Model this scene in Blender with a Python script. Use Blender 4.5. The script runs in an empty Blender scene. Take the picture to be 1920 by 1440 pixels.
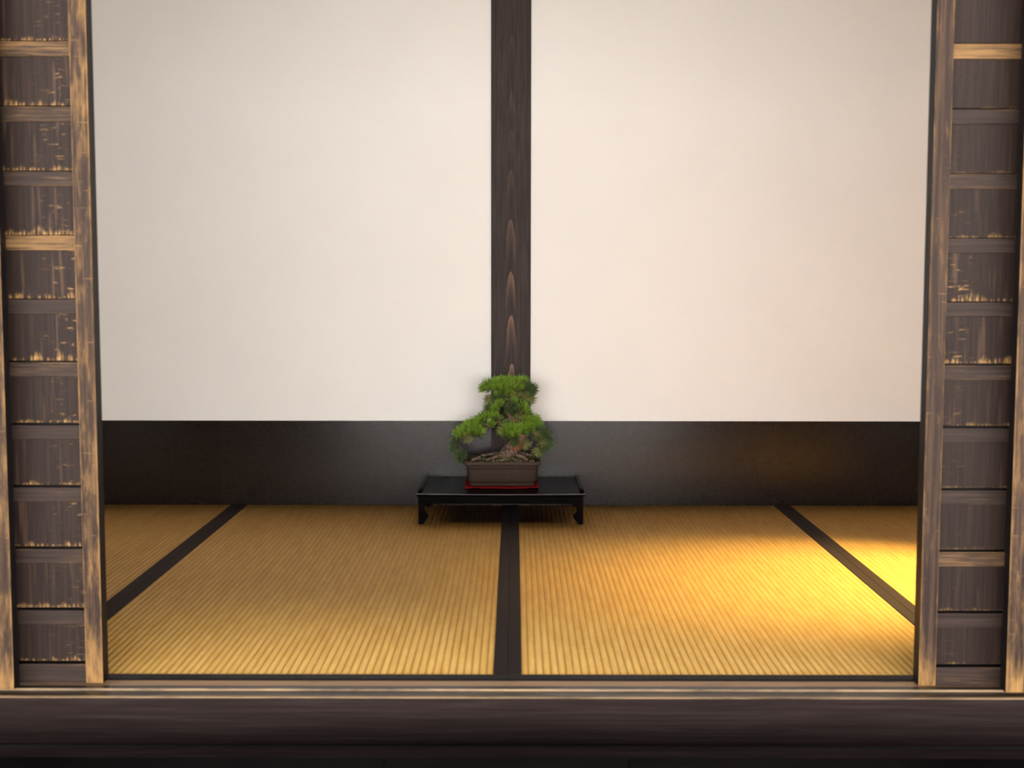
import bpy, bmesh, math, random
from mathutils import Vector, Matrix, Quaternion

S = bpy.context.scene
COL = S.collection
random.seed(7)

# ---------------------------------------------------------------- camera
cam_d = bpy.data.cameras.new('camera'); cam = bpy.data.objects.new('camera', cam_d); COL.objects.link(cam)
cam.location = (0, 0, 0.775)
cam_d.sensor_width = 36.0
cam_d.lens = 36.0 * 2322 / 1920
P, YAW, ROLL = math.radians(4.60), math.radians(.12), math.radians(.06)
fw = Vector((-math.sin(YAW) * math.cos(P), math.cos(YAW) * math.cos(P), -math.sin(P)))
r0 = Vector((math.cos(YAW), math.sin(YAW), 0)); u0 = r0.cross(fw)
rr = r0 * math.cos(ROLL) + u0 * math.sin(ROLL); uu = u0 * math.cos(ROLL) - r0 * math.sin(ROLL)
cam.rotation_mode = 'QUATERNION'
cam.rotation_quaternion = Matrix((rr, uu, -fw)).transposed().to_quaternion()
cam_d.clip_start = .05
cam_d.dof.use_dof = True
cam_d.dof.focus_distance = 4.15
cam_d.dof.aperture_fstop = 5.0
S.camera = cam

# ---------------------------------------------------------------- light
w = bpy.data.worlds.new('overcast_sky'); S.world = w; w.use_nodes = True
bg = w.node_tree.nodes['Background']
bg.inputs['Color'].default_value = (.96, .985, 1.02, 1)
bg.inputs['Strength'].default_value = 1.0

def lamp(name, kind, loc, aim, energy, color, **kw):
    d = bpy.data.lights.new(name, kind); d.energy = energy; d.color = color
    for k, v in kw.items(): setattr(d, k, v)
    o = bpy.data.objects.new(name, d); COL.objects.link(o); o.location = loc
    o.rotation_euler = (Vector(aim) - Vector(loc)).to_track_quat('-Z', 'Y').to_euler()
    return o
lamp('added_sun', 'SUN', (0, 30, 25), (0, -1, -1.0), 12, (1.0, .99, .97), angle=math.radians(.6))  # added sun from behind the house, lights the unseen courtyard wall
lamp('warm_spotlight', 'SPOT', (1.84, 3.18, 1.05), (.98, 3.18, 0), 98, (1.0, .71, .25),
     spot_size=math.radians(52), spot_blend=1.0, shadow_soft_size=.04)
lamp('ceiling_lamp', 'AREA', (0, 3.0, 2.36), (0, 3.0, 0), 1.0, (1.0, .86, .66), shape='DISK', size=.5)

vs = S.view_settings
vs.view_transform = 'Standard'; vs.look = 'None'; vs.gamma = 1; vs.use_curve_mapping = False
vs.exposure = 2.20

# ---------------------------------------------------------------- node helpers
def new_mat(name):
    m = bpy.data.materials.new(name); m.use_nodes = True
    nt = m.node_tree
    return m, nt, nt.nodes['Principled BSDF']
def N(nt, t, **kw):
    n = nt.nodes.new(t)
    for k, v in kw.items(): setattr(n, k, v)
    return n
def link(nt, a, b): nt.links.new(a, b)
def val(nt, sock, v):
    if isinstance(v, (int, float)): sock.default_value = v
    elif isinstance(v, (tuple, list)): sock.default_value = v if len(v) != 3 or sock.type != 'RGBA' else (*v, 1)
    else: link(nt, v, sock)
def math_(nt, op, a, b=0.0, c=None, clamp=False):
    n = N(nt, 'ShaderNodeMath', operation=op, use_clamp=clamp)
    val(nt, n.inputs[0], a); val(nt, n.inputs[1], b)
    if c is not None: val(nt, n.inputs[2], c)
    return n.outputs[0]
def maprange(nt, v, a, b, c=0.0, d=1.0, smooth=True):
    n = N(nt, 'ShaderNodeMapRange'); n.interpolation_type = 'SMOOTHSTEP' if smooth else 'LINEAR'
    val(nt, n.inputs[0], v)
    for i, x in zip((1, 2, 3, 4), (a, b, c, d)): val(nt, n.inputs[i], x)
    return n.outputs[0]
def mix(nt, f, a, b, blend='MIX'):
    n = N(nt, 'ShaderNodeMix', data_type='RGBA', blend_type=blend)
    val(nt, n.inputs[0], f); val(nt, n.inputs[6], a); val(nt, n.inputs[7], b)
    return n.outputs[2]
def noise(nt, vec, scale, detail=3.0, rough=.55, dist=0.0):
    n = N(nt, 'ShaderNodeTexNoise'); link(nt, vec, n.inputs['Vector'])
    n.inputs['Scale'].default_value = scale; n.inputs['Detail'].default_value = detail
    n.inputs['Roughness'].default_value = rough; n.inputs['Distortion'].default_value = dist
    return n.outputs['Fac']
def scaled(nt, vec, s):
    n = N(nt, 'ShaderNodeVectorMath', operation='MULTIPLY'); link(nt, vec, n.inputs[0]); n.inputs[1].default_value = s
    return n.outputs[0]
def coords(nt):
    """object coordinates shifted by a per-object random amount, so that shared pieces differ"""
    tc = N(nt, 'ShaderNodeTexCoord'); oi = N(nt, 'ShaderNodeObjectInfo')
    rv = N(nt, 'ShaderNodeCombineXYZ')
    for i, k in enumerate((13.7, 7.3, 5.9)): link(nt, math_(nt, 'MULTIPLY', oi.outputs['Random'], k), rv.inputs[i])
    a = N(nt, 'ShaderNodeVectorMath', operation='ADD'); link(nt, tc.outputs['Object'], a.inputs[0]); link(nt, rv.outputs[0], a.inputs[1])
    return tc, a.outputs[0], oi.outputs['Random']
def sep(nt, vec):
    n = N(nt, 'ShaderNodeSeparateXYZ'); link(nt, vec, n.inputs[0]); return n.outputs
def bump(nt, bsdf, h, dist=.001, strength=1.0):
    b = N(nt, 'ShaderNodeBump'); b.inputs['Distance'].default_value = dist; b.inputs['Strength'].default_value = strength
    link(nt, h, b.inputs['Height']); link(nt, b.outputs[0], bsdf.inputs['Normal'])
def wear_attr(nt):
    n = N(nt, 'ShaderNodeAttribute'); n.attribute_type = 'OBJECT'; n.attribute_name = 'wear'; return n.outputs['Fac']
def rgb8(r, g, b):
    f = lambda c: (c / 255 / 12.92) if c / 255 <= .04045 else ((c / 255 + .055) / 1.055) ** 2.4
    return (f(r), f(g), f(b))

DARK = (.030, .021, .019); MID = (.060, .040, .033); GOLD = (.40, .205, .075)

def wood(name, axis, kind, dark=DARK, mid=MID, gold=GOLD, rough=.5, wear=None, spec=.12):
    """stained cedar; axis = grain direction; kind = how the stain is worn away"""
    m, nt, B = new_mat(name)
    tc, v, rnd = coords(nt)
    st = {'X': (.02, 1, 1), 'Y': (1, .02, 1), 'Z': (1, 1, .02)}[axis]
    fine = noise(nt, scaled(nt, v, st), 420, 2, .6)
    med = noise(nt, scaled(nt, v, st), 150, 4, .6)
    big = noise(nt, scaled(nt, v, tuple(.35 if s < 1 else 1 for s in st)), 22, 4, .6)
    W = wear_attr(nt) if wear is None else wear
    gx, gy, gz = sep(nt, tc.outputs['Generated'])
    ox, oy, oz = sep(nt, tc.outputs['Object'])
    base = mix(nt, maprange(nt, med, .38, .66), dark, mid)
    base = mix(nt, math_(nt, 'MULTIPLY', maprange(nt, fine, .40, .62), .45), base, tuple(c * .55 for c in dark))
    if kind == 'stile':
        cor = math_(nt, 'SINE', math_(nt, 'ADD', math_(nt, 'MULTIPLY', ox, 3700), math_(nt, 'MULTIPLY', med, 3.0)))
        base = mix(nt, maprange(nt, cor, .1, 1, 0, .5), base, tuple(c * .5 for c in dark))
        edge = math_(nt, 'ABSOLUTE', math_(nt, 'SUBTRACT', gx, .5))
        e = maprange(nt, edge, .40, .49)
        pat = noise(nt, scaled(nt, v, (1, 1, .14)), 110, 5, .68, .2)
        s = math_(nt, 'ADD', math_(nt, 'MULTIPLY', pat, .85), math_(nt, 'MULTIPLY', big, .65))
        s = math_(nt, 'ADD', s, math_(nt, 'MULTIPLY', W, .42))
        s = math_(nt, 'ADD', s, math_(nt, 'MULTIPLY', e, .24))
        s = math_(nt, 'ADD', s, math_(nt, 'MULTIPLY', cor, -.05))
        s = math_(nt, 'ADD', s, maprange(nt, oz, .0, .09, .22, 0))
        g = maprange(nt, s, .86, 1.34)
        scr = noise(nt, scaled(nt, v, (1, 1, 22)), 16, 2, .5)
        g = math_(nt, 'MAXIMUM', g, math_(nt, 'MULTIPLY', maprange(nt, scr, .69, .76), .8))
        col = mix(nt, g, base, gold)
    elif kind == 'panel':
        # along the foot of the board the stain is rubbed off in broken upright streaks
        sx = noise(nt, scaled(nt, v, (1, 1, .04)), 260, 2, .6); lo = noise(nt, scaled(nt, v, (1, 1, .02)), 30, 3, .6)
        h = math_(nt, 'MULTIPLY', math_(nt, 'ADD', math_(nt, 'MULTIPLY', maprange(nt, lo, .45, .75), .022), math_(nt, 'MULTIPLY', sx, .012)), W)
        up = maprange(nt, oz, h, math_(nt, 'MULTIPLY', h, .1), 0, 1)
        st_ = maprange(nt, math_(nt, 'ADD', sx, math_(nt, 'MULTIPLY', lo, .35)), .60, .80)
        rag = maprange(nt, noise(nt, scaled(nt, v, (1, 1, .35)), 300, 2), .25, .70)
        g = math_(nt, 'MULTIPLY', math_(nt, 'MULTIPLY', up, st_), math_(nt, 'MULTIPLY', rag, maprange(nt, W, 0, .8, .15, 1.15)))
        # faint thin runs, and nicks crowded beside the meeting stile
        run = maprange(nt, noise(nt, scaled(nt, v, (1, 1, .05)), 120, 1, .4), .60, .72)
        base = mix(nt, math_(nt, 'MULTIPLY', run, math_(nt, 'MULTIPLY', W, .45)), base, (.13, .075, .042))
        mp = N(nt, 'ShaderNodeMapping'); link(nt, v, mp.inputs['Vector'])
        mp.inputs['Rotation'].default_value = (0, math.radians(22), 0); mp.inputs['Scale'].default_value = (.22, 1, 1)
        nick = maprange(nt, noise(nt, mp.outputs[0], 190, 3, .6, .5), .60, .70)
        near = maprange(nt, math_(nt, 'ABSOLUTE', ox), .33, .415)
        nk = math_(nt, 'MULTIPLY', math_(nt, 'MULTIPLY', nick, near), math_(nt, 'MULTIPLY', math_(nt, 'POWER', W, 2.0), .85))
        g = math_(nt, 'MAXIMUM', g, nk)
        col = mix(nt, g, base, gold)
    elif kind == 'batten':
        ez = maprange(nt, math_(nt, 'ABSOLUTE', math_(nt, 'SUBTRACT', gz, .5)), .40, .5)
        lines = noise(nt, scaled(nt, v, (.04, 1, 1)), 330, 3, .6)
        s = math_(nt, 'ADD', math_(nt, 'MULTIPLY', lines, .65), math_(nt, 'MULTIPLY', big, .45))
        s = math_(nt, 'ADD', s, math_(nt, 'MULTIPLY', W, .42))
        s = math_(nt, 'ADD', s, math_(nt, 'MULTIPLY', ez, .14))
        g = math_(nt, 'MULTIPLY', maprange(nt, s, .72, 1.16), .85)
        col = mix(nt, g, base, gold)
    elif kind == 'rub':      # rail polished and bared by the sliding doors
        s = math_(nt, 'ADD', math_(nt, 'MULTIPLY', med, .5), math_(nt, 'MULTIPLY', big, .6))
        g = maprange(nt, math_(nt, 'ADD', s, W), .70, 1.0)
        col = mix(nt, g, base, gold)
    else:
        col = base
    link(nt, col, B.inputs['Base Color'])
    val(nt, B.inputs['Roughness'], maprange(nt, med, .2, .8, rough - .08, rough + .10))
    B.inputs['Specular IOR Level'].default_value = spec
    bump(nt, B, math_(nt, 'ADD', math_(nt, 'MULTIPLY', fine, .6), med), .0006, .6)
    return m

def plain(name, color, rough=.5, spec=.4, nscale=0, namp=.2, bumpd=0.0, bscale=200):
    m, nt, B = new_mat(name)
    tc, v, rnd = coords(nt)
    if nscale:
        f = noise(nt, v, nscale, 5, .6)
        lo = tuple(c * (1 - namp) for c in color); hi = tuple(min(1, c * (1 + namp)) for c in color)
        link(nt, mix(nt, maprange(nt, f, .3, .7), lo, hi), B.inputs['Base Color'])
    else: B.inputs['Base Color'].default_value = (*color, 1)
    B.inputs['Roughness'].default_value = rough; B.inputs['Specular IOR Level'].default_value = spec
    if bumpd: bump(nt, B, noise(nt, v, bscale, 3, .6), bumpd, .6)
    return m

M = {}
M['stile'] = wood('worn stile cedar', 'Z', 'stile', dark=(.038, .0230, .0185), mid=(.102, .060, .038), gold=(.37, .200, .068))
M['panel'] = wood('stained panel cedar', 'Z', 'panel', dark=(.027, .0160, .0130), mid=(.040, .0238, .0182), gold=(.46, .255, .088))
M['batten'] = wood('stained batten cedar', 'X', 'batten', dark=(.037, .0240, .0196), mid=(.060, .0385, .0305), gold=(.36, .195, .070))
M['beam'] = wood('stained beam', 'X', 'plain', dark=(.0265, .0180, .0168), mid=(.038, .0262, .0242), rough=.6, spec=0, wear=0)
M['deck'] = wood('stained deck', 'X', 'plain', dark=(.0045, .0036, .0042), mid=(.0078, .0062, .0070), rough=.5, spec=.01, wear=0)
M['rub'] = wood('rubbed rail', 'X', 'rub', wear=.46, gold=(.50, .31, .17), dark=(.05, .03, .026), mid=(.10, .062, .048), spec=.3, rough=.42)
M['lip'] = wood('rubbed arris', 'X', 'rub', wear=.38, gold=(.42, .28, .155), dark=(.05, .036, .028), mid=(.10, .068, .05), spec=.3, rough=.4)
M['groove'] = wood('groove wood', 'X', 'plain', dark=(.014, .010, .009), mid=(.024, .018, .014), wear=0, spec=.5, rough=.30)
M['black_wood'] = plain('black stained wood', (.010, .008, .009), .5, .3, 40, .3)
M['dark_shade_wood'] = wood('dark wood and edge shade', 'Z', 'plain', dark=(.006, .005, .006), mid=(.012, .009, .009), wear=0, rough=.45)  # near-black: shade painted on stile sides and batten tops; true dark wood on border

def pillar_mat():
    m, nt, B = new_mat('pillar cedar')
    tc, v, rnd = coords(nt)
    x, y, z = sep(nt, tc.outputs['Object'])
    fine = noise(nt, scaled(nt, v, (1, 1, .03)), 420, 2, .6)
    med = noise(nt, scaled(nt, v, (1, 1, .06)), 70, 4, .6)
    wob = noise(nt, scaled(nt, v, (1, 1, .25)), 40, 3, .6)
    xx = math_(nt, 'ADD', x, math_(nt, 'MULTIPLY', math_(nt, 'SUBTRACT', wob, .5), .012))
    x2 = math_(nt, 'MULTIPLY', xx, xx)
    jag = noise(nt, scaled(nt, v, (1, 1, .02)), 620, 2, .6)
    g = math_(nt, 'ADD', math_(nt, 'ADD', z, -.018), math_(nt, 'MULTIPLY', x2, 330))
    g = math_(nt, 'ADD', g, math_(nt, 'MULTIPLY', math_(nt, 'SUBTRACT', jag, .5), .030))
    g = math_(nt, 'ADD', g, math_(nt, 'MULTIPLY', math_(nt, 'SUBTRACT', noise(nt, scaled(nt, v, (2, 2, 1)), 4, 2, .5), .5), .22))
    fr = math_(nt, 'FRACT', math_(nt, 'MULTIPLY', g, 6.2))
    flame = math_(nt, 'MULTIPLY', math_(nt, 'POWER', maprange(nt, fr, .30, .98, 0, 1, False), 2.0), maprange(nt, fr, .982, 1.0, 1, 0))
    cen = maprange(nt, math_(nt, 'ABSOLUTE', xx), .006, .020, 1, 0)
    rim = math_(nt, 'MULTIPLY', math_(nt, 'MULTIPLY', maprange(nt, fr, .84, .96), maprange(nt, fr, .97, 1.0, 1, 0)), maprange(nt, math_(nt, 'ABSOLUTE', x), .018, .036, .34, 0))
    hgt = maprange(nt, z, .60, 1.25, 1, .14)
    fl = math_(nt, 'MULTIPLY', math_(nt, 'MAXIMUM', math_(nt, 'MULTIPLY', flame, cen), rim), hgt)
    base = mix(nt, maprange(nt, med, .35, .68), (.034, .0245, .0225), (.056, .040, .036))
    base = mix(nt, math_(nt, 'MULTIPLY', maprange(nt, fine, .4, .62), .4), base, (.022, .016, .016))
    link(nt, mix(nt, fl, base, (.23, .135, .095)), B.inputs['Base Color'])
    B.inputs['Roughness'].default_value = .55; B.inputs['Specular IOR Level'].default_value = .12
    bump(nt, B, med, .0006, .5)
    return m
M['pillar'] = pillar_mat()

def plaster_mat():
    m, nt, B = new_mat('washi plaster')
    tc, v, rnd = coords(nt)
    weave = math_(nt, 'ADD', noise(nt, scaled(nt, v, (1, 1, .05)), 500, 2), noise(nt, scaled(nt, v, (.05, 1, 1)), 500, 2))
    big = noise(nt, v, 3.5, 4, .5)
    c = mix(nt, maprange(nt, big, .3, .7), (.848, .818, .790), (.866, .838, .812))
    c = mix(nt, math_(nt, 'MULTIPLY', maprange(nt, weave, .8, 1.2), .025), c, (.55, .50, .44))
    link(nt, c, B.inputs['Base Color']); B.inputs['Roughness'].default_value = .85
    B.inputs['Specular IOR Level'].default_value = .2
    bump(nt, B, weave, .0002, .25)
    return m
M['plaster'] = plaster_mat()

def dado_mat():
    m, nt, B = new_mat('dark dado paper')
    tc, v, rnd = coords(nt)
    weave = math_(nt, 'ADD', noise(nt, scaled(nt, v, (1, 1, .08)), 700, 2), noise(nt, scaled(nt, v, (.08, 1, 1)), 700, 2))
    c = mix(nt, maprange(nt, weave, .75, 1.25), (.0065, .0040, .0033), (.016, .0106, .0090))
    c = mix(nt, math_(nt, 'MULTIPLY', rnd, .4), c, (.026, .018, .0155))
    link(nt, c, B.inputs['Base Color']); B.inputs['Roughness'].default_value = .24
    B.inputs['Specular IOR Level'].default_value = .36
    bump(nt, B, weave, .0002, .05)
    return m
M['dado'] = dado_mat()

def tatami_mat():
    m, nt, B = new_mat('rush weave')
    tc, v, rnd = coords(nt)
    rush = noise(nt, scaled(nt, v, (.04, 1, 1)), 620, 2, .6)
    tone = noise(nt, scaled(nt, v, (1, .12, 1)), 60, 3, .6)
    blot = noise(nt, scaled(nt, v, (3.0, 1, 1)), 22, 3, .6)
    c = mix(nt, maprange(nt, tone, .3, .7), (.52, .292, .074), (.61, .362, .104))
    c = mix(nt, math_(nt, 'MULTIPLY', maprange(nt, rush, .35, .7), .30), c, (.36, .185, .036))
    c = mix(nt, math_(nt, 'MULTIPLY', maprange(nt, blot, .55, .75), .25), c, (.62, .40, .13))
    # the warp furrows between ribs are tinted a darker brown
    x, y, z = sep(nt, tc.outputs['Object'])
    fur = maprange(nt, z, -.0016, -.0006, 1, 0)
    c = mix(nt, math_(nt, 'MULTIPLY', fur, .25), c, (.30, .155, .04))
    link(nt, c, B.inputs['Base Color']); B.inputs['Roughness'].default_value = .6
    B.inputs['Specular IOR Level'].default_value = .18
    bump(nt, B, rush, .0006, .6)
    return m
M['tatami'] = tatami_mat()
M['heri'] = plain('black brown cloth border', (.026, .016, .014), .8, .2, 900, .35, .0004, 1200)
M['lacquer'] = plain('black lacquer', (.0036, .0027, .0027), .24, .006, 30, .3)
M['lacquer_highlight'] = plain('painted lacquer highlight', (.13, .115, .12), .3, .35, 60, .3)  # pale colour stands for the highlight along the table edges
M['pot'] = plain('unglazed brown stoneware', (.030, .0165, .0108), .72, .25, 220, .25, .0006, 600)
M['pot_rim'] = plain('pot rim stoneware', (.047, .028, .018), .68, .3, 220, .22, .0006, 600)
M['red'] = plain('red felt', (.23, .004, .005), .85, .15, 300, .25, .0005, 900)
M['soil'] = plain('dark soil', (.020, .016, .009), .95, .1, 120, .5, .003, 160)
M['moss'] = plain('olive moss', (.060, .065, .022), .95, .1, 260, .5, .003, 260)
M['pebble'] = plain('tan grit', (.22, .155, .080), .85, .2, 90, .5)
M['stone'] = plain('pale stone', (.40, .33, .21), .8, .25, 60, .3)
M['rock'] = plain('grey brown rock', (.085, .065, .042), .9, .2, 60, .5, .003, 60)
def bark_mat():
    m, nt, B = new_mat('pine bark')
    tc, v, rnd = coords(nt)
    a = noise(nt, scaled(nt, v, (1, 1, .55)), 85, 5, .65, .8); b = noise(nt, v, 22, 3, .6)
    c = mix(nt, maprange(nt, a, .36, .62), (.035, .024, .018), (.20, .125, .080))
    x, y, z = sep(nt, tc.outputs['Object'])
    red = math_(nt, 'MULTIPLY', maprange(nt, b, .42, .60), math_(nt, 'MULTIPLY', maprange(nt, x, -.006, .030), maprange(nt, z, .108, .125)))
    c = mix(nt, math_(nt, 'MULTIPLY', red, .75), c, (.26, .065, .022))
    link(nt, c, B.inputs['Base Color']); B.inputs['Roughness'].default_value = .85
    bump(nt, B, a, .004, .9)
    return m
M['bark'] = bark_mat()
M['twig'] = plain('twig bark', (.20, .155, .075), .8, .2, 120, .4, .001, 300)
def needle_mat(name, root, tip, dry):
    m, nt, B = new_mat(name)
    tc, v, rnd = coords(nt)
    at = N(nt, 'ShaderNodeAttribute'); at.attribute_name = 'along'
    n = noise(nt, v, 160, 2)
    c = mix(nt, at.outputs['Fac'], root, tip)
    c = mix(nt, math_(nt, 'MULTIPLY', maprange(nt, n, .5, .7), .6), c, dry)
    link(nt, c, B.inputs['Base Color']); B.inputs['Roughness'].default_value = .45
    B.inputs['Specular IOR Level'].default_value = .4
    B.inputs['Subsurface Weight'].default_value = 0
    return m
M['needle_fresh'] = needle_mat('fresh pine needles', (.085, .105, .03), (.23, .42, .03), (.40, .48, .06))  # brighter tips, darker roots: light and shade put into the needle colour
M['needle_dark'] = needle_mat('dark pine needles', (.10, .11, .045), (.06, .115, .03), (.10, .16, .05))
M['needle_dull'] = needle_mat('yellowing pine needles', (.36, .30, .11), (.14, .19, .05), (.40, .33, .15))
M['gravel'] = plain('added courtyard gravel', (.32, .31, .29), .9, .2, 30, .2)
M['courtyard'] = plain('added wall plaster', (.74, .72, .70), .9, .1, 2, .05)
M['ceiling'] = plain('ceiling boards', (.07, .048, .032), .7, .3, 6, .3)
M['side'] = plain('side wall plaster', (.58, .47, .35), .9, .2, 4, .1)
M['roof'] = plain('added roof boards', (.03, .022, .018), .8, .2, 6, .3)

# ---------------------------------------------------------------- mesh helpers
def mesh_obj(name, bm, mats, parent=None, loc=(0, 0, 0), smooth=False):
    me = bpy.data.meshes.new(name); bm.to_mesh(me); bm.free()
    for m in (mats if isinstance(mats, (list, tuple)) else [mats]): me.materials.append(m)
    if smooth:
        for p in me.polygons: p.use_smooth = True
    return link_obj(name, me, parent, loc)
def link_obj(name, me, parent=None, loc=(0, 0, 0)):
    o = bpy.data.objects.new(name, me); COL.objects.link(o); o.location = loc
    if parent is not None: o.parent = parent
    return o
def empty(name, loc, label, cat=None, kind=None, group=None):
    o = bpy.data.objects.new(name, None); COL.objects.link(o); o.location = loc
    return tag(o, label, cat, kind, group)
def tag(o, label, cat=None, kind=None, group=None):
    o['label'] = label
    if cat: o['category'] = cat
    if kind: o['kind'] = kind
    if group: o['group'] = group
    return o
def add_box(bm, x0, x1, y0, y1, z0, z1, bev=0.0, mi=0):
    vs_ = [bm.verts.new(c) for c in ((x0, y0, z0), (x1, y0, z0), (x1, y1, z0), (x0, y1, z0),
                                     (x0, y0, z1), (x1, y0, z1), (x1, y1, z1), (x0, y1, z1))]
    fs = [bm.faces.new([vs_[i] for i in q]) for q in ((3, 2, 1, 0), (4, 5, 6, 7), (0, 1, 5, 4), (1, 2, 6, 5), (2, 3, 7, 6), (3, 0, 4, 7))]
    for f_ in fs: f_.material_index = mi
    if bev:
        es = list({e for f_ in fs for e in f_.edges})
        bmesh.ops.bevel(bm, geom=es, offset=bev, segments=2, affect='EDGES', profile=.5)
    return fs
def box(x0, x1, y0, y1, z0, z1, bev=0.0):
    bm = bmesh.new(); add_box(bm, x0, x1, y0, y1, z0, z1, bev); return bm
def add_tube(bm, pts, radii, seg=8, cap=True, jit=0.0):
    rings = []; n = len(pts); pts = [Vector(p) for p in pts]; prev = None
    for i, p in enumerate(pts):
        d = (pts[min(i + 1, n - 1)] - pts[max(i - 1, 0)]).normalized()
        if prev is None:
            a = d.orthogonal().normalized()
        else:
            a = (prev - d * prev.dot(d)).normalized()
        prev = a; b = d.cross(a)
        rings.append([bm.verts.new(p + (a * math.cos(t) + b * math.sin(t)) * radii[i] * (1 + random.uniform(-jit, jit)))
                      for t in (2 * math.pi * k / seg for k in range(seg))])
    for r1, r2 in zip(rings, rings[1:]):
        for k in range(seg):
            bm.faces.new((r1[k], r1[(k + 1) % seg], r2[(k + 1) % seg], r2[k]))
    if cap:
        bm.faces.new(rings[0][::-1]); bm.faces.new(rings[-1])
def smooth_path(pts, n=4):
    """Catmull-Rom through tuples (x,y,z,r)"""
    out = []
    P_ = [pts[0]] + list(pts) + [pts[-1]]
    for i in range(1, len(P_) - 2):
        for k in range(n):
            t = k / n
            out.append(tuple(.5 * (2 * b + (c - a) * t + (2 * a - 5 * b + 4 * c - d) * t * t + (3 * b - a - 3 * c + d) * t ** 3)
                             for a, b, c, d in zip(P_[i - 1], P_[i], P_[i + 1], P_[i + 2])))
    out.append(tuple(pts[-1]))
    return out

# ---------------------------------------------------------------- setting
YB = 4.325           # back wall
XC = -.0135          # centre seam of the mats
MW, ML, YF = .9555, 1.905, 2.4125
WL, WR = XC - 2 * MW, XC + 2 * MW
ZC = 2.42

g = mesh_obj('floor', box(WL - .1, WR + .1, 2.2737 + .06, YB + .1, -.12, -.055), M['black_wood'])
tag(g, 'dark sub-floor under the straw mats', kind='structure')
g = mesh_obj('ceiling', box(WL - .1, WR + .1, 2.2, YB + .1, ZC, ZC + .05), M['ceiling'])
tag(g, 'boarded ceiling above the straw mats', kind='structure')
for nm, x0, x1 in (('wall_left', WL - .10, WL - .004), ('wall_right', WR + .004, WR + .10)):
    g = mesh_obj(nm, box(x0, x1, 2.36, YB + .1, -.055, ZC), M['side'])
    tag(g, 'plain plaster wall on the %s side of the room' % nm[5:], kind='structure')

wb = mesh_obj('wall_back', box(WL - .1, WR + .1, YB, YB + .1, -.055, ZC), M['plaster'])
tag(wb, 'cream papered back wall above a dark paper dado', kind='structure')
# dado paper: sheets pasted side by side, laps showing as faint upright lines
DX = [WL, -1.615, -1.0343, -.450, XC - .03, XC + .03, .3346, .9311, 1.515, WR]
for i in range(len(DX) - 1):
    if i == 4: continue
    t = .0010 if i % 2 else .0030
    mesh_obj('dado_sheet', box(DX[i] - (.004 if i % 2 == 0 and i else 0), DX[i + 1] + (.004 if i % 2 == 0 and i < 8 else 0), -t, 0, -.02, .2969), M['dado'], wb, (0, YB, 0))
pil = mesh_obj('trim_1', box(-.0683, .0683, -.012, .02, -.055, ZC, .002), M['pillar'], None, (XC + .0004, YB, 0))
tag(pil, 'dark stained timber pillar with flame grain dividing the cream wall', kind='structure')
ty = mesh_obj('baseboard_back', box(WL, WR, YB - .009, YB - .002, -.055, -.012), M['black_wood'])
tag(ty, 'black gap strip where the mats meet the back wall', kind='structure')

# grooved threshold the shutters slide in, with its outer beam
def profile_strip(name, prof, x0, x1, parent=None, loc=(0, 0, 0)):
    """prof: list of (y, z, material index of the face that starts here)"""
    bm = bmesh.new()
    a = [bm.verts.new((x0, y, z)) for y, z, _ in prof]; b = [bm.verts.new((x1, y, z)) for y, z, _ in prof]
    n = len(prof)
    for i in range(n):
        j = (i + 1) % n
        f_ = bm.faces.new((a[i], b[i], b[j], a[j])); f_.material_index = prof[i][2]
    bm.faces.new(a[::-1]); bm.faces.new(b)
    bmesh.ops.recalc_face_normals(bm, faces=bm.faces)
    return bm
sill = empty('trim_2', (0, 2.2737, 0), 'grooved wooden threshold with bared rails in front of the mats', kind='structure')
Y0 = 2.2737
X0, X1 = WL - .15, WR + .15
lipb = profile_strip('lip', [(0, -.03, 0), (0, -.0014, 1), (.0014, 0, 1), (.0100, 0, 0), (.0108, -.0042, 2), (.0108, -.03, 0)], X0, X1)
mesh_obj('outer_lip', lipb, [M['beam'], M['lip'], M['groove']], sill)
gr = profile_strip('outer_groove', [(.0108, -.03, 0), (.0108, -.0042, 1), (.0500, -.0042, 2), (.0505, -.0006, 2), (.0515, .0000, 1), (.0680, .0000, 0), (.0680, -.03, 0)], X0, X1)
mesh_obj('outer_groove', gr, [M['beam'], M['groove'], M['lip']], sill)
ir = profile_strip('inner_rail', [(.0680, -.03, 0), (.0680, -.003, 1), (.1088, -.003, 0), (.1088, -.03, 0)], X0, X1)
mesh_obj('inner_rail', ir, [M['beam'], M['rub']], sill)
ib = profile_strip('inner_border', [(.1088, -.03, 0), (.1088, -.0005, 0), (.1098, .0005, 0), (.1380, .0005, 0), (.1380, -.03, 0)], X0, X1)
mesh_obj('inner_border', ib, [M['groove_dark'] if 'groove_dark' in M else M['dark_shade_wood']], sill)
bprof = [(.062 * (1 - math.cos(math.radians(a))), -.0305 - .082 * math.sin(math.radians(a)), 0) for a in range(0, 91, 9)]
bm = profile_strip('beam', bprof + [(.064, -.40, 0), (.09, -.40, 0), (.09, -.0305, 0)], X0, X1)
for f_ in bm.faces: f_.smooth = abs(f_.normal.x) < .5 and f_.calc_center_median().y < .05
beam = mesh_obj('trim_3', bm, M['beam'], None, (0, Y0, 0))
tag(beam, 'dark stained beam face under the threshold', kind='structure')

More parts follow.
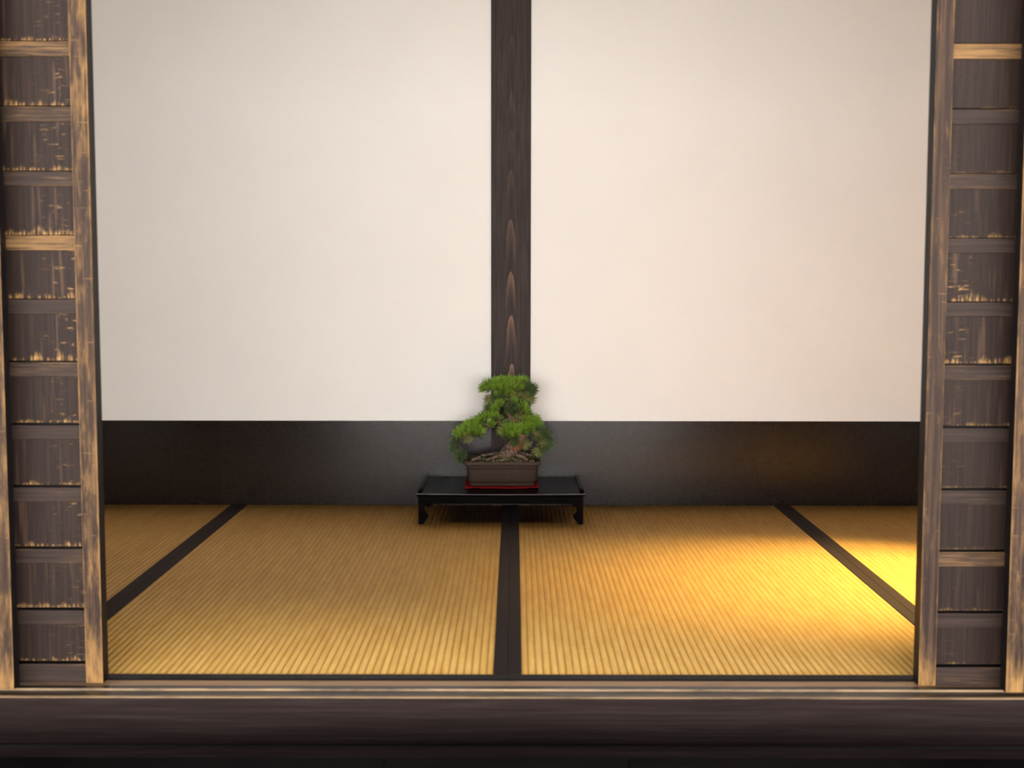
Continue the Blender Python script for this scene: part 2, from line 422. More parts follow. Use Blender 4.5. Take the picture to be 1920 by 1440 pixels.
# veranda deck boards
deck = empty('trim_4', (0, 2.03, -.0196), 'black stained veranda boards below the threshold beam', kind='structure')
def board(x0, x1, y0, y1, zt, chips=()):
    bm = bmesh.new(); add_box(bm, x0, x1, y0, y1, -.032 + zt, zt, .0022)
    return bm
yy = 0.0
board_w = [.072] + [.118] * 9
for i, bw in enumerate(board_w):
    y1_ = yy; y0_ = yy - bw
    if i == 0:
        # the board against the beam is laid in three lengths
        for xa, xb in ((X0, -.2165), (-.2145, .1886), (.1906, X1)):
            mesh_obj('deck_board', board(xa, xb, y0_, y1_, 0), M['deck'], deck)
    else:
        mesh_obj('deck_board', board(X0, X1, y0_ , y1_, -.012), M['deck'], deck)
    yy = y0_ - (.010 if i == 0 else .004)
mesh_obj('deck_light_stop', box(X0, X1, yy - .03, yy + .004, -.53, -.002), M['deck'], deck)  # added board, keeps light from passing under the deck to the beam
gd = mesh_obj('ground', box(-30, 30, -40, 1.35, -.62, -.55), M['gravel'])  # unseen gravel, added for its low daylight
tag(gd, 'unseen pale gravel added for low daylight before the veranda', kind='structure')
gd['kind'] = 'structure'
u = mesh_obj('trim_5', box(WL - .6, WR + .6, 1.1, 3.6, -.60, -.55), M['black_wood'])
tag(u, 'dark bare ground under the veranda', kind='structure')

cw_ = mesh_obj('added_courtyard_wall', box(-30, 30, -14.3, -14, -.6, 3.0), M['courtyard'])  # unseen wall, added to send sunlight low into the room
tag(cw_, 'unseen pale wall added across the courtyard to bounce low light', kind='structure')
# front wall over and beside the opening; unseen roof added to block the high sky
fwl = empty('wall_front', (0, 2.3, 0), 'plaster above the lintel of the shutter opening', kind='structure')
mesh_obj('lintel', box(X0, X1, -.02, .12, 1.965, 2.08, .002), M['beam'], fwl)
mesh_obj('plaster_band', box(X0 - 2, X1 + 2, .01, .06, 2.08, 4.5), M['side'], fwl)
mesh_obj('end_post', box(WL - .15, WL + .02, -.02, .12, 0.0, 1.965, .002), M['beam'], fwl)
mesh_obj('end_post', box(WR - .02, WR + .15, -.02, .12, 0.0, 1.965, .002), M['beam'], fwl)
ev = mesh_obj('sky_block_roof', box(WL - 6, WR + 6, -6.5, 2.36, 4.5, 4.6), M['roof'])
tag(ev, 'unseen boarded roof added over the veranda to block the high sky', kind='structure')

# ---------------------------------------------------------------- board shutters
PITCH = .1203
GAPS = [.005, .0045, .0045, .0045, .0045, .0035, .0015, .0015, .002, .0025, .002, .0025, .0022, .0022, .0022, .0022, .0022]  # from the foot up
ROWS = 16
HGT = 1.962
def shade_top(bm):  # near-black tops and undersides paint shade into the gaps
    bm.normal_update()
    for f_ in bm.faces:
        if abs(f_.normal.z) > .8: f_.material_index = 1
def shutter(name, label, inner_x, side, yfront, wear_st, wear_b, wear_p, z0, width=.90, thick=.034, detail=True):
    """side=-1: the shutter runs left from inner_x; its meeting stile is at inner_x"""
    t = empty(name, (inner_x, yfront, z0), label, kind='structure')
    sw = .0335
    def X(a, b): return (min(side * a, side * b), max(side * a, side * b))
    for k, (a, b) in enumerate(((0, sw), (width - sw, width))):
        x0, x1 = X(a, b); c = (x0 + x1) / 2
        bm = bmesh.new(); add_box(bm, x0 - c, x1 - c, 0, thick, 0, HGT, .0016); bm.normal_update()
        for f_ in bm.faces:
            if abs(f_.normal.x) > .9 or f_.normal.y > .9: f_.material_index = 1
        o = mesh_obj('stile', bm, [M['stile'], M['dark_shade_wood']], t, (c, 0, 0)); o['wear'] = wear_st if k == 0 else .4
    xa, xb = X(sw - .002, width - sw + .002); cx = (xa + xb) / 2; hw = (xb - xa) / 2
    # foot rail
    bm = bmesh.new(); add_box(bm, -hw, hw, .003, .0203, 0, .0375, .0012); shade_top(bm)
    o = mesh_obj('foot_rail', bm, [M['batten'], M['dark_shade_wood']], t, (cx, 0, .0)); o['wear'] = wear_b[0]
    bm = bmesh.new(); add_box(bm, -hw, hw, .004, .0203, 0, .0275, .0010); shade_top(bm)
    me_b = None
    bb = bmesh.new(); add_box(bb, -hw, hw, .0205, .0240, .004, HGT - .004)
    mesh_obj('gap_light_stop', bb, M['dark_shade_wood'], t, (cx, 0, 0))  # added sheet, stops room light leaking through the panel gaps
    tops = [.0375]
    for r in range(1, ROWS + 1):
        top = .0235 + PITCH * r
        if r == 1: o = mesh_obj('batten', bm, [M['batten'], M['dark_shade_wood']], t, (cx, 0, top - .0275)); me_b = o.data
        else: o = link_obj('batten', me_b, t, (cx, 0, top - .0275))
        o['wear'] = wear_b[min(r, len(wear_b) - 1)]
        tops.append(top)
    pm = {}
    for r in range(ROWS):
        lo = tops[r] + GAPS[r]; hi = tops[r + 1] - .0275 + .0005
        if r == ROWS: hi = HGT
        key = (round(hi - lo, 4))
        if key not in pm:
            bm = bmesh.new(); add_box(bm, -hw, hw, .0080, .0190, 0, hi - lo, .0006); shade_top(bm)
            o = mesh_obj('panel', bm, [M['panel'], M['dark_shade_wood']], t, (cx, 0, lo)); pm[key] = o.data
        else: o = link_obj('panel', pm[key], t, (cx, 0, lo))
        o['wear'] = wear_p[min(r, len(wear_p) - 1)]
    return t
# wear runs from the foot upward
LB = [.28, .20, .32, .24, .18, .36, .18, .85, .50, .52, .68, .4, .4, .4, .4]
LP = [.65, .55, .75, .65, .75, 1.0, 1.0, .85, .85, .80, .75, .6, .5, .5]
RB = [.34, .18, .70, .26, .18, .32, .12, .12, .50, .22, 1.0, .3, .3, .3, .3]
RP = [.30, .32, .25, .35, .45, .85, 1.0, .45, .28, .22, .15, .2, .2, .2]
shutter('door_1', 'worn board shutter left of the opening, golden meeting stile, streaked panels', -.7995, -1, 2.353, .44, LB, LP, .0005)
shutter('door_2', 'board shutter right of the opening, darker stile with scratches near mid-height', .7850, 1, 2.353, .20, RB, RP, -.003)
shutter('door_3', 'outer shutter at the left edge of the photo, only its golden stile showing', -.9540, -1, 2.306, .46, LB, LP, .003, thick=.028)
shutter('door_4', 'outer shutter at the right edge of the photo, only its brown stile showing', .9326, 1, 2.298, .42, RB, RP, .003, thick=.028)

# ---------------------------------------------------------------- tatami
BW = .0285
def rib_mesh():
    wv = MW - 2 * BW + .004; n = 59; per = wv / n
    bm = bmesh.new(); y0, y1 = 0, ML
    prof = []
    for i in range(n):
        for k in range(8):
            u_ = k / 8
            prof.append((-wv / 2 + (i + u_) * per, -.0020 + .0016 * abs(math.sin(math.pi * u_)) ** .55))
    prof.append((wv / 2, -.002))
    ys = [y0, ML * .33, ML * .66, y1]
    rows = [[bm.verts.new((x, y, z)) for x, z in prof] for y in ys]
    for ra, rb in zip(rows, rows[1:]):
        for k in range(len(prof) - 1): bm.faces.new((ra[k], ra[k + 1], rb[k + 1], rb[k]))
    # straw body
    x0, x1 = -wv / 2, wv / 2
    def wall(vs_):
        lo = [bm.verts.new((v_.co.x, v_.co.y, -.05)) for v_ in (vs_[0], vs_[-1])]
        bm.faces.new([vs_[-1], *vs_[-2:0:-1], vs_[0], lo[0], lo[1]])
    wall(rows[0]); wall(rows[-1][::-1])
    return bm
def border_mesh():
    bm = bmesh.new(); add_box(bm, -BW / 2 + .0003, BW / 2 - .0003, 0, ML, -.050, .0010, .0008); return bm
TL = ['straw mat at the far left, cut off by the left shutter',
      'straw mat left of the centre seam, in dull daylight',
      'straw mat right of the centre seam, brightest under the warm lamp',
      'straw mat at the far right, cut off by the right shutter']
rib = bor = None
for i in range(4):
    cx = XC + (i - 1.5) * MW
    t = empty('tatami_mat', (cx, YF, 0), TL[i], 'tatami mat', group='straw mats on the floor')
    if i == 0:
        o = mesh_obj('rush_cover', rib_mesh(), M['tatami'], t, smooth=True); rib = o.data
        o2 = mesh_obj('cloth_border', border_mesh(), M['heri'], t, (-MW / 2 + BW / 2, 0, 0)); bor = o2.data
    else:
        link_obj('rush_cover', rib, t); link_obj('cloth_border', bor, t, (-MW / 2 + BW / 2, 0, 0))
    link_obj('cloth_border', bor, t, (MW / 2 - BW / 2, 0, 0))

# ---------------------------------------------------------------- low lacquer table
TX, TY0, TY1, TH = -.0443, 3.953, 4.308, .101
TW = .5446
tb = empty('low_table', (TX, (TY0 + TY1) / 2, 0), 'low black lacquered table carrying the bonsai before the pillar', 'table')
D2 = (TY1 - TY0) / 2
bm = bmesh.new()
# top: thin slab, gently dished, front and back arris rounded, highlight painted on
NX, prof = 24, []
def top_profile(y): return -.0010 * math.cos(math.pi * y / (2 * D2))
cs = [(-D2 + .004, -.0095), (-D2, -.006), (-D2, -.0020), (-D2 + .0022, -.0003), (-D2 + .006, 0)] + \
     [(-D2 + .006 + (2 * D2 - .012) * k / 10, -.0012 * math.sin(math.pi * k / 10)) for k in range(1, 10)] + \
     [(D2 - .006, 0), (D2 - .0022, -.0003), (D2, -.002), (D2, -.006), (D2 - .004, -.0095)]
A = []
for i in range(NX + 1):
    x = -TW / 2 + TW * i / NX
    sag = -.0016 * (1 - (2 * i / NX - 1) ** 2)
    A.append([bm.verts.new((x, y, TH + z + sag)) for y, z in cs])
nc = len(cs)
for a, b in zip(A, A[1:]):
    for k in range(nc):
        f_ = bm.faces.new((a[k], b[k], b[(k + 1) % nc], a[(k + 1) % nc]))
        if k in (2, 3) or k in (nc - 4, nc - 3): f_.material_index = 1
bm.faces.new(A[0][::-1]); bm.faces.new(A[-1])
bmesh.ops.recalc_face_normals(bm, faces=bm.faces)
mesh_obj('tabletop', bm, [M['lacquer'], M['lacquer_highlight']], tb, smooth=False)
# upturned end lips
for s in (-1, 1):
    bm = bmesh.new()
    sect = [(.000, -.001), (.0085, -.001), (.0075, .0035), (.0045, .0068), (.0005, .0085), (-.003, .0078), (-.0045, .0052), (-.0030, .0036), (0, .003)]
    L = []
    for k in range(9):
        y = -D2 + .012 + (2 * D2 - .016) * k / 8
        e = min(1, min(k, 8 - k) / 1.0) * .25 + .75
        L.append([bm.verts.new((-s * (x * e), y, z * e)) for x, z in sect])
    for a, b in zip(L, L[1:]):
        for k in range(len(sect)): bm.faces.new((a[k], a[(k + 1) % len(sect)], b[(k + 1) % len(sect)], b[k]))
    bm.faces.new(L[0]); bm.faces.new(L[-1][::-1])
    bmesh.ops.recalc_face_normals(bm, faces=bm.faces)
    mesh_obj('end_lip', bm, M['lacquer'], tb, (s * (TW / 2 - .0065), 0, TH - .0008), smooth=True)
# aprons
AP = TW / 2 - .014
def apron_bm(half, th=.012):
    n = 24; bm = bmesh.new(); top = []; bot = []
    for i in range(n + 1):
        x = -half + 2 * half * i / n
        d = half - abs(x)
        drop = -.0265 - .010 * math.exp(-(d / .012) ** 2) - .0015 * math.cos(math.pi * 4 * x / half) * 0
        top.append((x, TH - .0115)); bot.append((x, TH - .0115 + drop + .0040))
    F = []
    for y in (0, th):
        F.append(([bm.verts.new((x, y, z)) for x, z in top], [bm.verts.new((x, y, z)) for x, z in bot]))
    for i in range(n):
        (ta, ba), (tb_, bb) = F
        bm.faces.new((ba[i], ba[i + 1], ta[i + 1], ta[i])); bm.faces.new((tb_[i], tb_[i + 1], bb[i + 1], bb[i]))
        bm.faces.new((ba[i + 1], ba[i], bb[i], bb[i + 1])); bm.faces.new((ta[i], ta[i + 1], tb_[i + 1], tb_[i]))
    for i in (0, n):
        bm.faces.new((F[0][0][i], F[0][1][i], F[1][1][i], F[1][0][i]))
    bmesh.ops.recalc_face_normals(bm, faces=bm.faces)
    return bm
mesh_obj('apron', apron_bm(AP), M['lacquer'], tb, (0, -D2 + .010, .0))
mesh_obj('apron', apron_bm(AP), M['lacquer'], tb, (0, D2 - .022, .0))
for s in (-1, 1):
    o = mesh_obj('apron', apron_bm(D2 - .02), M['lacquer'], tb, (s * (TW / 2 - .012), 0, 0))
    o.rotation_euler = (0, 0, s * math.pi / 2)
# cabriole legs with an inturned foot: outline in (inward, z)
leg_out = [(0, .0915), (0, .060), (0, .020), (0, 0), (.0160, 0), (.0195, .005), (.0240, .0115), (.0295, .0185), (.0315, .0225), (.0318, .0262),
           (.0298, .0295), (.0255, .0325), (.0220, .0360), (.0203, .042), (.0200, .050), (.0212, .0575), (.0240, .0625), (.029, .0655), (.029, .0915)]
def leg_bm(s):
    bm = bmesh.new(); F = []
    for y in (-.010, .010): F.append([bm.verts.new((-s * x, y, z)) for x, z in leg_out])
    n = len(leg_out)
    bm.faces.new(F[0]); bm.faces.new(F[1][::-1])
    for i in range(n): bm.faces.new((F[0][i], F[0][(i + 1) % n], F[1][(i + 1) % n], F[1][i]))
    bmesh.ops.recalc_face_normals(bm, faces=bm.faces)
    es = [e for e in bm.edges if abs(e.verts[0].co.y - e.verts[1].co.y) < 1e-6]
    bmesh.ops.bevel(bm, geom=es, offset=.0015, segments=2, affect='EDGES')
    return bm
for s in (-1, 1):
    for yv in (-D2 + .017, D2 - .017):
        mesh_obj('leg', leg_bm(s), M['lacquer'], tb, (s * (TW / 2 - .0055), yv, 0.0006))

# ---------------------------------------------------------------- red cloth under the pot
PX, PY = -.0408, 4.163
bm = bmesh.new(); nx, ny = 54, 24
cw, cd = .246, .178
G = []
for j in range(ny + 1):
    row = []
    for i in range(nx + 1):
        u_, v_ = i / nx - .5, j / ny - .5
        x = u_ * cw * (1 + .012 * math.sin(9 * v_ + 1)); y = v_ * cd * (1 + .02 * math.sin(11 * u_))
        ed = max(0, abs(u_) - .463) / .037; fd = max(0, -v_ - .42) / .08
        cor = max(0, abs(u_) - .45) / .05 * max(0, .5 + v_ * 1.2)
        z = .0004 + .0042 * ed * (.5 + .5 * math.sin(26 * v_ + 2 * u_)) + .007 * cor * ed + .0022 * fd * (.5 + .5 * math.sin(17 * u_ + .5)) * (abs(u_) > .3)
        row.append(bm.verts.new((x, y, z)))
    G.append(row)
for a, b in zip(G, G[1:]):
    for i in range(nx): bm.faces.new((a[i], a[i + 1], b[i + 1], b[i]))
cl = mesh_obj('cloth', bm, M['red'], None, (PX - .0015, 4.153, TH - .0008), smooth=True)
sd = cl.modifiers.new('thickness', 'SOLIDIFY'); sd.thickness = .0012; sd.offset = 1
tag(cl, 'small red felt cloth under the bonsai pot on the low black table', 'cloth')

# ---------------------------------------------------------------- bonsai
PZ = TH + .0012
bo = empty('bonsai', (PX, PY, PZ), 'gnarled pine bonsai in a rectangular brown pot on the low table', 'bonsai')
def rrect(hx, hy, r, n=5):
    pts = []
    for cxs, cys, a0 in ((1, 1, 0), (-1, 1, 90), (-1, -1, 180), (1, -1, 270)):
        for k in range(n + 1):
            a = math.radians(a0 + 90 * k / n)
            pts.append((cxs * (hx - r) + r * math.cos(a), cys * (hy - r) + r * math.sin(a)))
    return pts
def loft(rings, close_bottom=True, close_top=True, mats=None):
    bm = bmesh.new(); R = []
    for pts, z in rings: R.append([bm.verts.new((x, y, z)) for x, y in pts])
    n = len(R[0])
    for i, (a, b) in enumerate(zip(R, R[1:])):
        for k in range(n):
            f_ = bm.faces.new((a[k], a[(k + 1) % n], b[(k + 1) % n], b[k])); f_.smooth = True
    if close_bottom: bm.faces.new(R[0][::-1])
    if close_top: bm.faces.new(R[-1])
    return bm
HX, HY = .110, .060
body = [(rrect(.1085, .0585, .014), .0090), (rrect(.1115, .0615, .016), .0110), (rrect(.1155, .0655, .017), .018), (rrect(.1172, .0675, .017), .026),
        (rrect(.1185, .069, .016), .045), (rrect(.1193, .0702, .016), .0560), (rrect(.1186, .0695, .016), .0566), (rrect(.1186, .0695, .016), .0578), (rrect(.1195, .0705, .016), .0584),
        (rrect(.1205, .0715, .016), .0725), (rrect(.110, .062, .012), .0725), (rrect(.106, .058, .012), .050)]
mesh_obj('pot_body', loft(body, True, True), M['pot'], bo)
rimr = [(rrect(.1200, .0712, .013), .0712), (rrect(.1270, .0782, .013), .0716), (rrect(.1288, .080, .014), .0735), (rrect(.1290, .0802, .014), .0800),
        (rrect(.1278, .079, .013), .0834), (rrect(.1255, .0767, .012), .0842), (rrect(.1195, .0707, .010), .0842), (rrect(.1175, .0687, .009), .0826), (rrect(.1165, .0677, .009), .0735), (rrect(.1200, .0712, .013), .0712)]
rimb = loft(rimr, False, False); bmesh.ops.remove_doubles(rimb, verts=rimb.verts, dist=1e-5); bmesh.ops.recalc_face_normals(rimb, faces=rimb.faces)
mesh_obj('pot_rim', rimb, M['pot_rim'], bo)
foot = [(rrect(.106, .056, .012), 0), (rrect(.1098, .0598, .014), .0015), (rrect(.1102, .0602, .014), .0078), (rrect(.1090, .059, .014), .0092)]
mesh_obj('pot_foot', loft(foot), M['pot'], bo)
# soil mound
bm = bmesh.new(); nx, ny = 44, 28; G = []
rs = random.Random(3)
def soil_h(x, y):
    d = math.hypot((x - .02) / .085, (y - .008) / .055)
    return .0765 + .0135 * math.exp(-d * d) + .0016 * math.sin(70 * x + 3) * math.sin(90 * y)
for j in range(ny + 1):
    G.append([bm.verts.new((x, y, soil_h(x, y) + rs.uniform(-.0012, .0012))) for x, y in
              (((i / nx - .5) * 2 * .1165, (j / ny - .5) * 2 * .0677) for i in range(nx + 1))])
for a, b in zip(G, G[1:]):
    for i in range(nx): bm.faces.new((a[i], a[i + 1], b[i + 1], b[i]))
soil = mesh_obj('soil', bm, M['soil'], bo, smooth=True)
# grit over the soil
def add_pebble(bm, x, y, z, r, rs, mi=0):
    m = Matrix.Translation((x, y, z)) @ Matrix.Rotation(rs.uniform(0, 6), 4, 'Z') @ Matrix.Diagonal((r * rs.uniform(.8, 1.5), r * rs.uniform(.8, 1.1), r * rs.uniform(.6, .9), 1))
    d = bmesh.ops.create_icosphere(bm, subdivisions=1, radius=1, matrix=m)
    for v_ in d['verts']:
        v_.co += Vector((rs.uniform(-1, 1), rs.uniform(-1, 1), rs.uniform(-1, 1))) * r * .18
        for f_ in v_.link_faces: f_.material_index = mi
bm = bmesh.new()
for k in range(620):
    x = rs.uniform(-.111, .111); y = rs.uniform(-.064, .062)
    if rs.random() < .55: y = rs.uniform(-.065, -.030)
    add_pebble(bm, x, y, soil_h(x, y) + .0006, rs.uniform(.0010, .0024), rs, rs.choice((0, 0, 0, 1, 2)))
gr_ = mesh_obj('grit', bm, [M['pebble'], M['stone'], M['rock']], soil); gr_['kind'] = 'stuff'
for (x, y, r) in ((.096, -.040, .0038), (.104, -.034, .0034), (.060, -.050, .0030), (-.030, -.052, .0034)):
    bm = bmesh.new(); add_pebble(bm, 0, 0, 0, r, rs); mesh_obj('pale_stone', bm, M['stone'], soil, (x, y, soil_h(x, y) + .002), smooth=True)
# moss tussocks
for (x, y, r) in ((.026, -.026, .022), (.000, -.022, .015), (.048, -.020, .015), (.012, -.036, .014), (-.065, .010, .016), (-.080, .020, .012), (.072, -.018, .013), (-.02, .0, .011), (.018, -.042, .009), (.05, -.044, .009), (-.05, -.03, .009), (.09, .01, .012)):
    bm = bmesh.new()
    d = bmesh.ops.create_icosphere(bm, subdivisions=3, radius=1)
    for v_ in bm.verts:
        nrm = v_.co.copy()
        k = 1 + .16 * math.sin(9 * nrm.x + 20 * x) * math.sin(8 * nrm.y + 30 * y) + rs.uniform(-.09, .09)
        v_.co = Vector((nrm.x * r * k, nrm.y * r * .8 * k, nrm.z * r * .42 * k))
    mesh_obj('moss_clump', bm, M['moss'], soil, (x, y, soil_h(x, y) + .001), smooth=True)
# rock beside the trunk
bm = bmesh.new(); bmesh.ops.create_icosphere(bm, subdivisions=2, radius=1)
for v_ in bm.verts:
    c = v_.co; k = 1 + rs.uniform(-.13, .13)
    v_.co = Vector((c.x * .019 * k + c.z * -.004, c.y * .013 * k, c.z * .015 * k))
mesh_obj('rock', bm, M['rock'], soil, (.063, .012, .091))

# --- tree, local frame: origin at pot base; PXL maps photo-like measures to metres once
K = 1 / 560.0
def T(x, y, dy=0.0):
    """x,y: traced tree outline units (1/560 m), measured from the pot's base centre"""
    return ((x - 942.0) * K, dy, (907.0 - y) * K + .003)
def path(pts): return [(*T(x, y, d), r) for x, y, d, r in pts]
trunk_pts = smooth_path(path([(950, 860, -.004, .0325), (954, 851, -.004, .0295), (961, 842, -.005, .0262), (970, 830, -.006, .0235), (979, 819, -.005, .0185), (985, 811, -.002, .0150),
                              (981, 802, .003, .0135), (970, 794, .006, .0125), (959, 786, .004, .0115), (953, 774, .0, .0105), (953, 760, -.004, .0095),
                              (958, 746, -.003, .008), (963, 734, .0, .0065), (961, 722, .002, .005), (957, 712, .002, .0035)]), 4)
bm = bmesh.new(); add_tube(bm, [p[:3] for p in trunk_pts], [p[3] for p in trunk_pts], 16, True, .07)
trunk = mesh_obj('trunk', bm, M['bark'], bo, smooth=True)
for pts in ([(944, 853, -.020, .0065), (934, 854.5, -.030, .0058), (922, 858, -.036, .0048), (911, 861, -.040, .0028)],
            [(968, 852, -.026, .006), (975, 853.5, -.036, .0062), (985, 858, -.046, .0052), (990, 861, -.050, .003)],
            [(936, 853, .008, .007), (922, 854, .014, .006), (900, 857, .018, .004)],
            [(966, 851, .008, .008), (985, 854, .015, .006), (1000, 858, .02, .003)],
            [(950, 857, -.040, .0055), (944, 860, -.048, .0045), (934, 863, -.053, .0028)],
            [(960, 858, -.042, .005), (966, 861, -.050, .0042), (972, 864, -.054, .0024)],
            [(900, 857, -.030, .006), (890, 860, -.038, .0052), (882, 863, -.042, .003)]):
    pp = smooth_path(path(pts), 3); bm = bmesh.new(); add_tube(bm, [p[:3] for p in pp], [p[3] for p in pp], 8, True, .1)
    mesh_obj('root', bm, M['bark'], trunk, smooth=True)

# needle tufts: six meshes, each a fan of paired needles
def tuft_mesh(name, mat, seed, n, spread, length):
    r_ = random.Random(seed); bm = bmesh.new(); lay = bm.verts.layers.float.new('along')
    for k in range(n):
        ct = 1 - r_.random() * (1 - math.cos(math.radians(spread))); st = math.sqrt(1 - ct * ct); ph = r_.uniform(0, 2 * math.pi)
        d = Vector((st * math.cos(ph), st * math.sin(ph), ct))
        L = length * r_.uniform(.75, 1.12) * (1 - .12 * st)
        base = Vector((0, 0, r_.uniform(-.35, .12) * length)) + d * (.06 * length)
        side = d.cross(Vector((r_.uniform(-1, 1), r_.uniform(-1, 1), r_.uniform(-1, 1)))).normalized(); up = side.cross(d)
        bend = (Vector((0, 0, 1)) * .10 + side * r_.uniform(-.08, .08)) * L
        prev = None
        for t, w_ in ((0, .00050), (.5, .00062), (.86, .00050), (1.0, .00015)):
            c = base + d * (L * t) + bend * t * t
            ring = [bm.verts.new(c + (side * math.cos(a) + up * math.sin(a)) * w_) for a in (0, 2.094, 4.189)]
            for v_ in ring: v_[lay] = t
            if prev:
                for q in range(3): bm.faces.new((prev[q], prev[(q + 1) % 3], ring[(q + 1) % 3], ring[q]))
            prev = ring
        bm.faces.new(prev)
    me = bpy.data.meshes.new(name); bm.to_mesh(me); bm.free(); me.materials.append(mat)
    return me
TM = {'f': [tuft_mesh('needle_tuft', M['needle_fresh'], s, 104, 60, .0262) for s in (1, 2, 3)],
      'd': [tuft_mesh('needle_tuft', M['needle_dark'], s, 96, 84, .0250) for s in (4, 5)],
      'u': [tuft_mesh('needle_tuft', M['needle_dull'], s, 84, 84, .0252) for s in (6, 7)]}
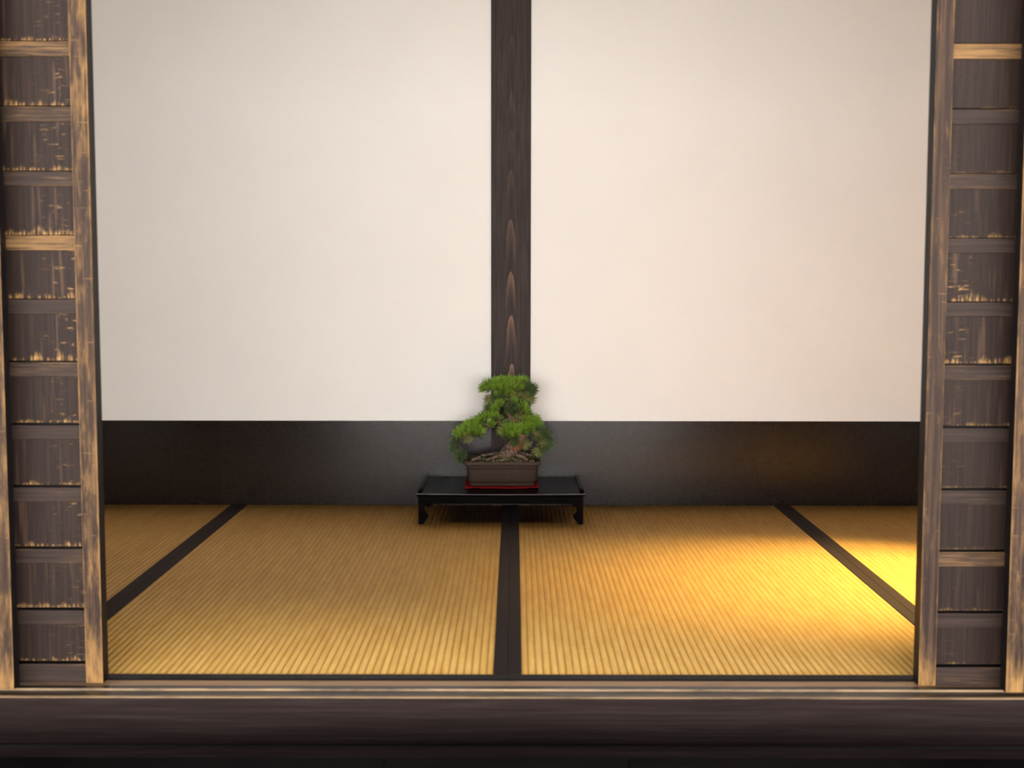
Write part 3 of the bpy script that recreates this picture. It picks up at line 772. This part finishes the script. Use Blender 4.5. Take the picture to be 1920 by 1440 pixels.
# branches: skeleton + tufts (x, y in outline units read off a 5.14x enlargement; lean in degrees, + = right; toward = tips toward viewer)
def Z(x, y): return 820 + x / 5.142, 660 + y / 5.142
BR = [
 # crown
 dict(sk=[(962, 730, 0, .0055), (945, 727, -.012, .0045), (925, 724, -.018, .0035), (905, 728, -.016, .0022)],
      tf=[(440, 345, -.02, -50, 30, 'f'), (500, 335, -.03, -28, 35, 'f'), (560, 280, -.014, -22, 20, 'f'), (570, 330, -.034, -12, 45, 'f'), (620, 265, -.01, -8, 18, 'f'), (640, 320, -.036, -4, 40, 'f'), (480, 310, .02, -40, -20, 'f'), (600, 300, .03, -5, -30, 'f')]),
 dict(sk=[(961, 724, 0, .005), (972, 718, -.008, .004), (985, 716, -.012, .003), (998, 722, -.012, .002)],
      tf=[(690, 270, -.006, 0, 18, 'f'), (710, 325, -.034, 4, 40, 'f'), (770, 270, -.01, 8, 18, 'f'), (830, 270, -.006, 14, 18, 'f'), (790, 330, -.034, 10, 40, 'f'), (850, 320, -.022, 18, 35, 'd'), (905, 345, -.012, 45, 20, 'd'), (935, 345, -.006, 62, 10, 'd'), (740, 300, .03, 6, -30, 'f'), (840, 310, .03, 20, -30, 'f')]),
 # second tier
 dict(sk=[(955, 748, -.002, .0055), (938, 748, -.014, .004), (920, 750, -.020, .0025)],
      tf=[(490, 445, -.018, -62, 20, 'u'), (560, 430, -.026, -25, 35, 'd'), (590, 390, -.022, -10, 30, 'f'), (600, 490, -.034, -5, 40, 'f'), (560, 545, -.030, -20, 40, 'f'), (640, 400, -.03, 0, 35, 'd'), (520, 520, -.014, -35, 20, 'd')]),
 dict(sk=[(955, 745, -.002, .0055), (972, 742, -.012, .004), (990, 744, -.016, .0025)],
      tf=[(690, 385, -.030, 0, 30, 'f'), (770, 400, -.030, 10, 40, 'u'), (845, 425, -.030, 15, 70, 'u'), (910, 445, -.014, 100, 20, 'u'), (880, 395, -.006, 45, 15, 'd'), (800, 450, -.02, 30, 50, 'd'), (860, 470, .02, 80, -20, 'u')]),
 # third tier
 dict(sk=[(954, 768, -.002, .0055), (962, 766, -.018, .004), (975, 764, -.026, .003), (990, 770, -.022, .002)],
      tf=[(720, 490, -.042, 0, 35, 'd'), (760, 545, -.048, 5, 80, 'd'), (700, 550, -.042, -10, 60, 'd'), (820, 510, -.036, 15, 40, 'f'), (860, 560, -.028, 25, 40, 'f'), (790, 600, -.044, 120, 60, 'u'), (740, 460, -.034, 0, 25, 'f'), (880, 600, -.016, 35, 30, 'd'), (830, 560, .02, 30, -30, 'd')]),
 # right shoulder
 dict(sk=[(972, 796, .004, .006), (985, 792, -.010, .0045), (1000, 790, -.014, .003), (1012, 796, -.012, .002)],
      tf=[(850, 640, -.030, 10, 35, 'f'), (905, 650, -.022, 15, 30, 'f'), (950, 650, -.014, 22, 25, 'f'), (930, 690, -.026, 15, 40, 'f'), (975, 690, -.012, 30, 25, 'f'), (960, 720, -.022, 25, 40, 'd'), (900, 710, -.034, 8, 45, 'f'), (920, 680, .03, 15, -30, 'f')]),
 # long left limb, arched and drooping
 dict(sk=[(958, 788, .002, .0075), (938, 790, -.012, .0062), (920, 798, -.018, .0056), (902, 808, -.018, .005), (884, 812, -.016, .0045), (868, 812, -.014, .0038), (857, 820, -.012, .0032), (853, 838, -.010, .0026), (858, 852, -.010, .0018)],
      tf=[(600, 650, -.034, -10, 60, 'u'), (520, 600, -.022, -12, 30, 'f'), (560, 610, -.034, -4, 45, 'f'), (470, 620, -.020, -14, 25, 'f'), (520, 690, -.036, 5, 40, 'f'), (430, 645, -.022, -18, 30, 'f'), (390, 665, -.016, -15, 25, 'f'), (340, 690, -.016, -18, 25, 'f'), (380, 720, -.034, -8, 45, 'f'), (290, 710, -.014, -25, 25, 'f'), (330, 760, -.034, -10, 50, 'f'), (410, 770, -.034, 20, 45, 'f'), (235, 745, -.014, -35, 30, 'f'), (190, 780, -.012, -50, 30, 'f'), (230, 790, -.030, -20, 50, 'f'), (290, 830, -.030, 30, 75, 'u'), (170, 860, -.012, -75, 30, 'd'), (165, 920, -.012, -90, 35, 'd'), (225, 975, -.018, -30, 80, 'd'), (200, 1020, -.010, -140, 40, 'd'), (230, 1010, -.014, 160, 40, 'd'), (300, 720, .02, -15, -35, 'd'), (420, 660, .02, -10, -35, 'd'), (500, 560, -.012, -15, 20, 'd')]),
 # apron of foliage over the trunk
 dict(sk=[(976, 800, .002, .006), (968, 803, -.022, .0045), (955, 804, -.034, .003), (942, 805, -.036, .002)],
      tf=[(640, 735, -.046, -25, 40, 'u'), (660, 720, -.038, -12, 30, 'f'), (720, 720, -.042, 0, 30, 'f'), (700, 775, -.054, -5, 50, 'f'), (650, 760, -.046, -25, 45, 'f'), (780, 720, -.042, 8, 35, 'f'), (840, 705, -.034, 10, 30, 'f'), (760, 770, -.052, 0, 50, 'f'), (830, 740, -.042, 15, 45, 'f'), (755, 850, -.050, -5, 85, 'd'), (690, 690, -.03, -5, 25, 'd')]),
 # right limb, drooping to the pot rim
 dict(sk=[(986, 812, -.002, .006), (998, 808, -.010, .0045), (1010, 812, -.014, .0038), (1019, 822, -.014, .003), (1018, 836, -.016, .0024), (1008, 848, -.016, .0018)],
      tf=[(905, 745, -.022, 10, 35, 'f'), (960, 790, -.028, 20, 65, 'u'), (1010, 750, -.010, 35, 25, 'd'), (1050, 800, -.006, 55, 25, 'd'), (1060, 850, -.012, 80, 40, 'd'), (1060, 900, -.010, 100, 35, 'd'), (1010, 870, -.026, 60, 70, 'u'), (1020, 930, -.018, 120, 50, 'd'), (975, 950, -.018, 170, 50, 'u'), (865, 880, -.026, 140, 60, 'u'), (990, 830, -.02, 30, 60, 'd'), (1040, 820, .02, 60, -30, 'd')]),
]
rt = random.Random(11)
for bi, b in enumerate(BR):
    bm = bmesh.new(); sk = smooth_path(path(b['sk']), 4)
    add_tube(bm, [p[:3] for p in sk], [p[3] for p in sk], 9, True, .08)
    spots = []
    for (zx, zy, dy, lean, toward, kd) in b['tf']:
        px, py = Z(zx, zy)
        c = Vector(T(px, py, dy))
        a, t_ = math.radians(lean), math.radians(toward)
        ax = Vector((math.sin(a), 0, math.cos(a))) * math.cos(t_) + Vector((0, -1, 0)) * math.sin(t_)
        c = c - ax * .006
        near = min(sk, key=lambda p: (Vector(p[:3]) - c).length + .3 * max(0, p[2] - c.z))
        n0 = Vector(near[:3]); mid_ = (n0 + c) / 2 - ax * .006
        tw = smooth_path([(*n0, .0022), (*mid_, .0018), (*(c - ax * .004), .0013), (*(c + ax * .003), .0010)], 3)
        add_tube(bm, [p[:3] for p in tw], [p[3] for p in tw], 5, True)
        spots.append((c, ax, kd))
    br = mesh_obj('branch', bm, M['twig'] if bi else M['twig'], bo, smooth=True)
    # inner tufts fill the pad, their dark needle colour standing for shade behind
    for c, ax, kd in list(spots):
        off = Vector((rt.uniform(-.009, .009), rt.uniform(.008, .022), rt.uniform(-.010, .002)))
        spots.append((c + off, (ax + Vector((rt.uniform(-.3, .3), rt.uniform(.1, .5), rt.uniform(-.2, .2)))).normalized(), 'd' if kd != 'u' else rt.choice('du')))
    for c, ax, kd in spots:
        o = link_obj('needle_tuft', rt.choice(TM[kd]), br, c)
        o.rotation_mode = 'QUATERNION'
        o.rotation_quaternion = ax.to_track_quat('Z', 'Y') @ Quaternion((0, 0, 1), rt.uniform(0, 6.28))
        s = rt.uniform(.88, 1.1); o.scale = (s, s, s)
